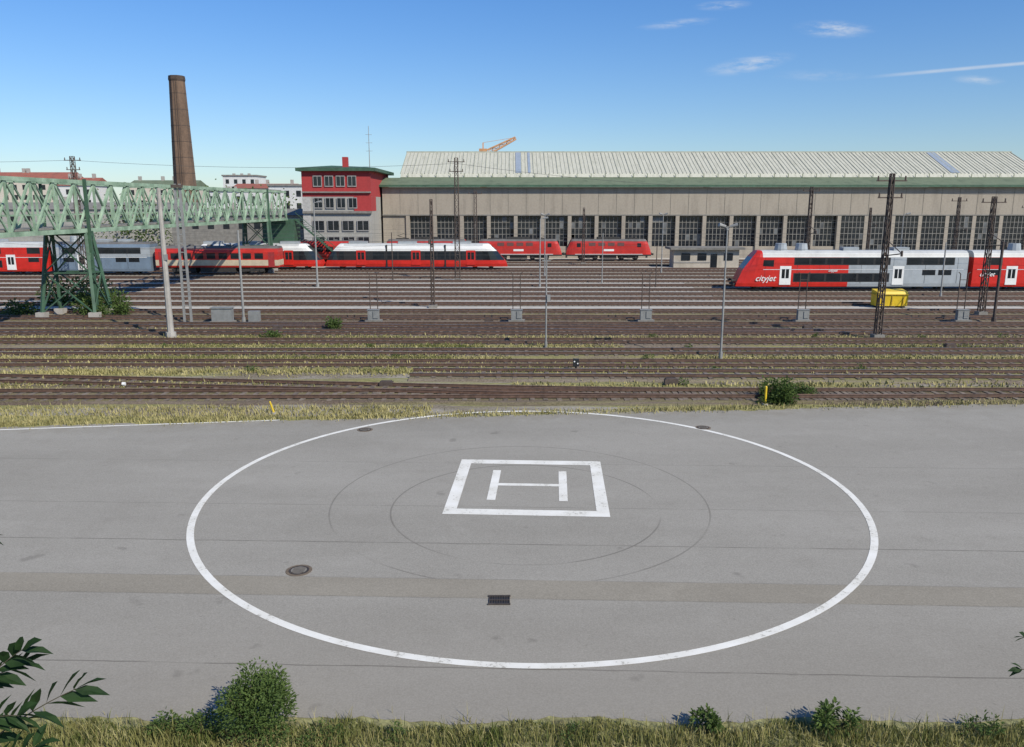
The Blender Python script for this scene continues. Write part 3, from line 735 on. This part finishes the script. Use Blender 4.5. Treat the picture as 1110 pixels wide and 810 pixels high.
# ------------------------------------------------------------------ vegetation
def leafmat(name,c0,c1,scale=3,tl=True):
    m,t,p,tc=newmat(name)
    n=t.noise(tc,scale,3,.7); c=t.ramp(n,.3,.7,c4(c0),c4(c1)); t.l.new(c,p.inputs['Base Color']); p.inputs['Roughness'].default_value=.65
    p.inputs['Specular IOR Level'].default_value=.25
    if tl:
        tr=t.new('ShaderNodeBsdfTranslucent'); t.l.new(c,tr.inputs[0]); mx=t.new('ShaderNodeMixShader'); mx.inputs[0].default_value=.3
        out=[n for n in m.node_tree.nodes if n.type=='OUTPUT_MATERIAL'][0]
        t.l.new(p.outputs[0],mx.inputs[1]); t.l.new(tr.outputs[0],mx.inputs[2]); t.l.new(mx.outputs[0],out.inputs[0])
    return m
bushm=leafmat('bush_leaves',(.045,.08,.02),(.13,.19,.05),2.5); drym=leafmat('dry_grass_blades',(.18,.17,.06),(.44,.385,.18),.9,False); grm=leafmat('grass_blades',(.085,.12,.025),(.34,.31,.12),1.3); treem=leafmat('tree_leaves',(.014,.035,.012),(.035,.075,.022),4)
stemm=M('stem_bark',(.07,.06,.035),.9,.3,5)
def leaf(mb,p,d,l,w,fold=.25):
    d=Vector(d).normalized(); s=d.cross(Vector((0,0,1)))
    if s.length<.05: s=Vector((1,0,0))
    s.normalize(); u=s.cross(d).normalized()
    r=U(-.9,.9); s2=s*math.cos(r)+u*math.sin(r); u2=u*math.cos(r)-s*math.sin(r)
    b=len(mb.v); p=Vector(p)
    tip=p+d*l-Vector((0,0,l*.12))
    pts=[p,p+d*l*.28+s2*w*.5+u2*w*fold,p+d*l*.62+s2*w*.42+u2*w*fold,tip,p+d*l*.62-s2*w*.42+u2*w*fold,p+d*l*.28-s2*w*.5+u2*w*fold,p+d*l*.4]
    mb.v+=[tuple(q) for q in pts]
    for f in((0,1,6),(1,2,6),(2,3,6),(3,4,6),(4,5,6),(5,0,6)): mb.f.append(tuple(b+i for i in f)); mb.mi.append(0)
def bush(name,x,y,rx,rz,n,l,mat=bushm,ns=9):
    e=empty(name,(x,y,0)); mb=MB(); st=MB(); cl=[]
    for i in range(ns):
        a=U(0,6.28); r=rx*math.sqrt(R())*.75; h=rz*U(.45,.95)*(1-.35*r/rx); cl.append((x+r*math.cos(a),y+r*math.sin(a),h,U(.22,.42)*rx))
        st.cyl((x+U(-.1,.1)*rx,y,0),(cl[-1][0],cl[-1][1],h),.02*rz,.006*rz,5)
    for i in range(n):
        c=random.choice(cl); v=Vector((random.gauss(0,1),random.gauss(0,1),random.gauss(0,1))).normalized(); rr=c[3]*R()**.4
        k=U(.0,1)
        px,py,pz=c[0]+v.x*rr,c[1]+v.y*rr,c[2]*(1-.6*k*k)+v.z*rr*1.1
        if pz<.03: pz=U(.03,.3)*rz
        leaf(mb,(px,py,pz),(v.x+U(-.4,.4),v.y+U(-.4,.4),v.z*.6+U(-.2,.7)),l*U(.6,1.3),l*.42*U(.7,1.2))
    mkobj('leaves',mb,mat,e,normals=False); mkobj('stems',st,stemm,e)
bush('bush',-4.9,13.9,.86,1.32,6500,.078,ns=24)
bush('bush',-5.9,13.8,.45,.55,900,.07); bush('bush',-3.6,13.65,.5,.3,500,.06)
bush('weed_plant',3.75,14.0,.3,.55,420,.10,ns=8); bush('weed_plant',6.25,14.0,.42,.66,480,.12,ns=9); bush('weed_plant',-6.7,13.9,.35,.35,400,.08); bush('weed_plant',9.0,13.8,.4,.45,300,.08); bush('weed_plant',-2.2,13.7,.3,.3,200,.06); bush('weed_plant',1.2,13.7,.35,.28,200,.06)
bush('bush',14.2,41.0,1.3,.9,1600,.2); bush('bush',15.3,41.6,.8,.5,500,.18); bush('bush',13.2,40.4,.6,.4,300,.16)
bush('bush',-14.4,65.2,.9,1.2,700,.2); bush('bush',-38.5,75,3.0,1.5,1500,.35); bush('bush',-45,84,3.5,2.0,1500,.4); bush('bush',-18.3,60.9,.8,.5,400,.2); bush('bush',-44.5,74,2.0,1.2,700,.3)
bush('bush',-36.5,73.5,1.6,1.0,600,.3)
for i in range(16): bush('weed_plant',U(-30,40),random.choice((44.6,48.6,52.5,52.7,56.9,61,61.2)),U(.25,.6),U(.2,.45),110,.13,ns=5)
def grass(name,pts,mat,hmin,hmax,w=.012,z0=0):
    mb=MB()
    for x,y in pts:
        h=U(hmin,hmax)*(1.6 if R()<.06 else 1); a=U(0,6.28); lx,ly=math.cos(a)*h*U(.1,.55),math.sin(a)*h*U(.1,.55); b=U(0,6.28); wx,wy=math.cos(b)*w,math.sin(b)*w
        i=len(mb.v); mb.v+=[(x-wx,y-wy,z0),(x+wx,y+wy,z0),(x+lx*.4+wx*.8,y+ly*.4+wy*.8,z0+h*.6),(x+lx*.4-wx*.8,y+ly*.4-wy*.8,z0+h*.6),(x+lx,y+ly,z0+h)]
        mb.f+=[(i,i+1,i+2,i+3),(i+3,i+2,i+4)]; mb.mi+=[0,0]
    return mkobj(name,mb,mat,normals=False)
def clumped(n,x0,x1,yf,spread,cl=60,cr=.5):
    cs=[U(x0,x1) for _ in range(cl)]; out=[]
    for i in range(n):
        x=random.gauss(random.choice(cs),cr) if R()<.7 else U(x0,x1)
        if not x0<x<x1: x=U(x0,x1)
        out.append((x,yf(x)+random.gauss(0,spread)))
    return out
soil=M('verge_soil',(.14,.13,.06),.95,.5,5,col2=(.24,.23,.10))
mb=MB(); mb.face([(-60,8,.006),(60,8,.006),(60,14.6,.006),(-60,14.6,.006)]); mkobj('grass_verge_soil',mb,soil,normals=False)
edgef=lambda x: 14.16+.12*math.sin(x*1.3)+.1*math.sin(x*3.7+1)
pts=[]
for i in range(17000):
    x=U(-11,11); pts.append((x,edgef(x)-abs(random.gauss(0,.6))))
grass('foreground_grass',pts,grm,.04,.12,.009)
pts=clumped(4200,-11,11,lambda x:13.7,.2,45,.22); grass('foreground_weeds',pts,grm,.08,.30,.010)
pts=clumped(2600,-11,11,lambda x:13.7,.28,50,.35); grass('dry_stalks',pts,drym,.10,.34,.006)
def ev(x): return EDGE(x)+.3
P=clumped(7000,-30,40,ev,.28,90,.8)
for i in range(6000):
    x=U(-28,-4); P.append((x,EDGE(x)+.2+R()*max(.1,(39.6-EDGE(x)))))
grass('trackside_grass',P,drym,.05,.24,.022)
P=[]
for yc,sp,x0,x1,n in((44.4,.5,-45,-12,2500),(44.6,.4,0,45,1500),(48.4,.6,-45,45,7500),(52.4,.7,-50,0,10000),(52.6,.5,10,50,5000),(56.8,.6,-30,8,6000),(57,.5,22,60,5500),(61,.5,-55,30,6000),(61,.5,30,60,2500),(65.2,.3,-40,-5,1200),(54.4,.5,-40,-15,1500),(50.4,.5,-30,5,1500)):
    P+=clumped(n,x0,x1,lambda x,yc=yc:yc,sp,max(6,int((x1-x0)/2.2)),1.8)
grass('yard_dry_grass',P,drym,.05,.22,.045,.02)
P=[]
for yc,sp,x0,x1,n in((44.3,.5,-40,-10,900),(52.6,.5,-30,-4,3200),(57,.5,-28,-2,3200),(48.6,.4,-20,30,1600),(61,.4,-22,-8,1000),(57,.4,20,45,1000)):
    P+=clumped(n,x0,x1,lambda x,yc=yc:yc,sp,10,1.3)
grass('yard_green_grass',P,grm,.08,.30,.035)

def compound(mb,st,p0,p1,droop,n,ll,lw):
    p0=Vector(p0);p1=Vector(p1); prev=p0; d=(p1-p0); side=d.cross(Vector((0,1,0))).normalized()
    def C(t): return p0.lerp(p1,t)+Vector((0,0,droop*4*t*(1-t)))
    K=8
    for k in range(K): st.cyl(C(k/K),C((k+1)/K),.008*(1-k/K*.6),.008*(1-(k+1)/K*.6),5)
    for i in range(n):
        t=.22+.76*i/(n-1); q=C(t); tg=(C(min(1,t+.05))-C(t-.05)).normalized()
        for s in(-1,1):
            dd=tg*.85+side*s*.6+Vector((U(-.12,.12),U(-.35,.35),U(-.2,.05))); f=1-.35*abs(t-.6)
            leaf(mb,q,dd,ll*f*U(.85,1.1),lw*U(.85,1.15),.12)
    leaf(mb,C(1),(C(1)-C(.9)),ll*.9,lw,.1)
tr_=empty('ailanthus_tree',(-5.1,5.6,0)); lv=MB(); st=MB(); tk=MB()
prev=Vector((-5.3,5.4,0)); rr=.11
for k in range(1,8):
    q=Vector((-5.3+.06*k+U(-.03,.03),5.4+.08*k,k*.92)); tk.cyl(prev,q,rr,rr*.85,8); rr*=.85; prev=q
vis=[((-4.5,5.95,5.5),(-3.55,5.95,6.14),.05,7,.32,.09),((-4.55,6.1,5.95),(-3.98,6.0,6.46),.03,6,.27,.088),((-4.6,5.9,5.75),(-3.95,5.8,6.0),.05,6,.26,.085),((-4.6,6,6.05),(-4.05,6.1,6.28),.0,5,.25,.085),
((-4.5,5.8,5.3),(-3.85,5.8,5.72),.05,6,.26,.085),((-4.7,6,7.15),(-4.15,6.0,7.44),.05,5,.17,.05),((-4.7,6,7.05),(-4.2,6.0,7.28),.05,4,.15,.045)]
for v in vis: compound(lv,st,*v); tk.cyl((-4.95,5.85,v[0][2]-.8),v[0],.03,.012,6)
for i in range(46):
    a=U(0,6.28); z=U(3.2,7.2); b0=Vector((-5.0,5.8,z)); b1=b0+Vector((math.cos(a)*U(.5,.9)-.6,math.sin(a)*.8,U(-.1,.5)))
    if b1.x>-4.85: b1.x=-4.9-R()*.5
    compound(lv,st,b0+(b1-b0)*.15,b1,.08,6,.2,.07)
mkobj('leaves',lv,treem,tr_,normals=False); mkobj('leaf_stalks',st,stemm,tr_); mkobj('trunk_and_branches',tk,stemm,tr_)
t2=empty('ailanthus_tree',(5.2,6.4,0)); lv=MB(); st=MB(); tk=MB(); prev=Vector((5.3,6.3,0)); rr=.08
for k in range(1,8):
    q=Vector((5.3-.03*k+U(-.03,.03),6.3,k*.86)); tk.cyl(prev,q,rr,rr*.85,8); rr*=.85; prev=q
compound(lv,st,(4.9,6.2,6.0),(4.30,6.2,6.16),.05,5,.13,.045); compound(lv,st,(4.9,6.3,6.25),(4.36,6.3,6.40),.03,5,.11,.04)
tk.cyl((5.1,6.3,5.6),(4.9,6.2,6.0),.02,.01,6)
for i in range(22):
    a=U(0,6.28); z=U(3.2,6.4); b0=Vector((5.15,6.3,z)); b1=b0+Vector((math.cos(a)*.7+.5,math.sin(a)*.7,U(-.1,.4)))
    if b1.x<5.0: b1.x=5.1+R()*.4
    compound(lv,st,b0+(b1-b0)*.15,b1,.08,6,.18,.06)
mkobj('leaves',lv,treem,t2,normals=False); mkobj('leaf_stalks',st,stemm,t2); mkobj('trunk_and_branches',tk,stemm,t2)
mb=MB()
for i in range(7000):
    x=random.choice((-150,-122,-78,-60,-48,-52,118,140)); c=random.gauss(x,4.5); z=abs(random.gauss(5,3)); leaf(mb,(c,U(168,176),z),(U(-1,1),U(-1,1),U(-.3,1)),U(.4,.8),.4)
mkobj('distant_trees',mb,bushm,normals=False)

# ------------------------------------------------------------------ light / sky
el=math.radians(40); az=math.radians(136)
sun=bpy.data.lights.new('sun','SUN'); sun.energy=4.9; sun.angle=math.radians(.5); sun.color=(1,.93,.80)
so=bpy.data.objects.new('sun',sun); scene.collection.objects.link(so)
d=Vector((math.sin(az)*math.cos(el),math.cos(az)*math.cos(el),math.sin(el))); so.rotation_euler=d.to_track_quat('Z','Y').to_euler(); so.location=(30,-30,60)
w=bpy.data.worlds.new('World'); scene.world=w; w.use_nodes=True; t=NT(w.node_tree); bg=w.node_tree.nodes['Background']
sky=t.new('ShaderNodeTexSky',sky_type='NISHITA'); sky.sun_disc=False; sky.sun_elevation=el; sky.sun_rotation=az; sky.air_density=1.0; sky.dust_density=.3; sky.ozone_density=2.5; sky.altitude=150
tc=t.new('ShaderNodeTexCoord').outputs['Generated']; sx=t.new('ShaderNodeSeparateXYZ'); t.l.new(tc,sx.inputs[0])
ysafe=t.m('MAXIMUM',sx.outputs[1],.05); px=t.m('DIVIDE',sx.outputs[0],ysafe); pz=t.m('DIVIDE',sx.outputs[2],ysafe)
cv=t.new('ShaderNodeCombineXYZ'); t.l.new(px,cv.inputs[0]); t.l.new(pz,cv.inputs[1])
wisp=t.noise(cv.outputs[0],1,7,.68,(22,95,1))
tot=None
for cx,cz,hx,hz,sl,st in((.3733,.1984,.05,.011,-.03,1.0),(.2764,.1601,.055,.011,.16,.9),(.2418,.2243,.035,.006,.05,.9),(.1917,.2046,.05,.006,.1,.7),(.5473,.1427,.035,.006,-.05,.7),(.36,.148,.06,.008,0,.3)):
    dx=t.m('SUBTRACT',px,cx); dz=t.m('SUBTRACT',t.m('SUBTRACT',pz,cz),t.m('MULTIPLY',dx,sl))
    a=t.m('DIVIDE',dx,hx); b=t.m('DIVIDE',dz,hz); r=t.m('SQRT',t.m('ADD',t.m('MULTIPLY',a,a),t.m('MULTIPLY',b,b)))
    k=t.m('MULTIPLY',t.m('SUBTRACT',1,t.sm(r,0,1.1)),st); tot=k if tot is None else t.m('MAXIMUM',tot,k)
tot=t.m('MULTIPLY',tot,t.sm(wisp,.36,.66))
dc=t.m('ABSOLUTE',t.m('SUBTRACT',pz,t.m('MULTIPLY_ADD',t.m('SUBTRACT',px,.4365),.085,.1477)))
k=t.m('MULTIPLY',t.m('SUBTRACT',1,t.sm(dc,.0003,.0030)),t.m('MULTIPLY',t.sm(px,.40,.50),t.m('MULTIPLY_ADD',wisp,.8,.25)))
tot=t.m('MAXIMUM',tot,k)
tot=t.m('MULTIPLY',tot,.7,clamp=True)
# slightly deeper blue with height, paler haze near the horizon
hz=t.sm(sx.outputs[2],.0,.28)
tint=t.mix(hz,(.90,1.04,1.22,1),(.60,.98,1.42,1))
graded=t.mix(1.0,sky.outputs[0],tint,'MULTIPLY')
c=t.mix(tot,graded,(7.5,7.9,8.4,1))
t.l.new(c,bg.inputs[0]); bg.inputs[1].default_value=.096
cam=bpy.data.cameras.new('camera'); co=bpy.data.objects.new('camera',cam); scene.collection.objects.link(co); scene.camera=co
co.location=(0,0,10); co.rotation_euler=(math.radians(90-11.75),0,0); cam.sensor_width=36; cam.lens=28.54; cam.clip_end=8000; cam.clip_start=.05
scene.view_settings.view_transform='Standard'; scene.view_settings.look='None'; scene.view_settings.exposure=0
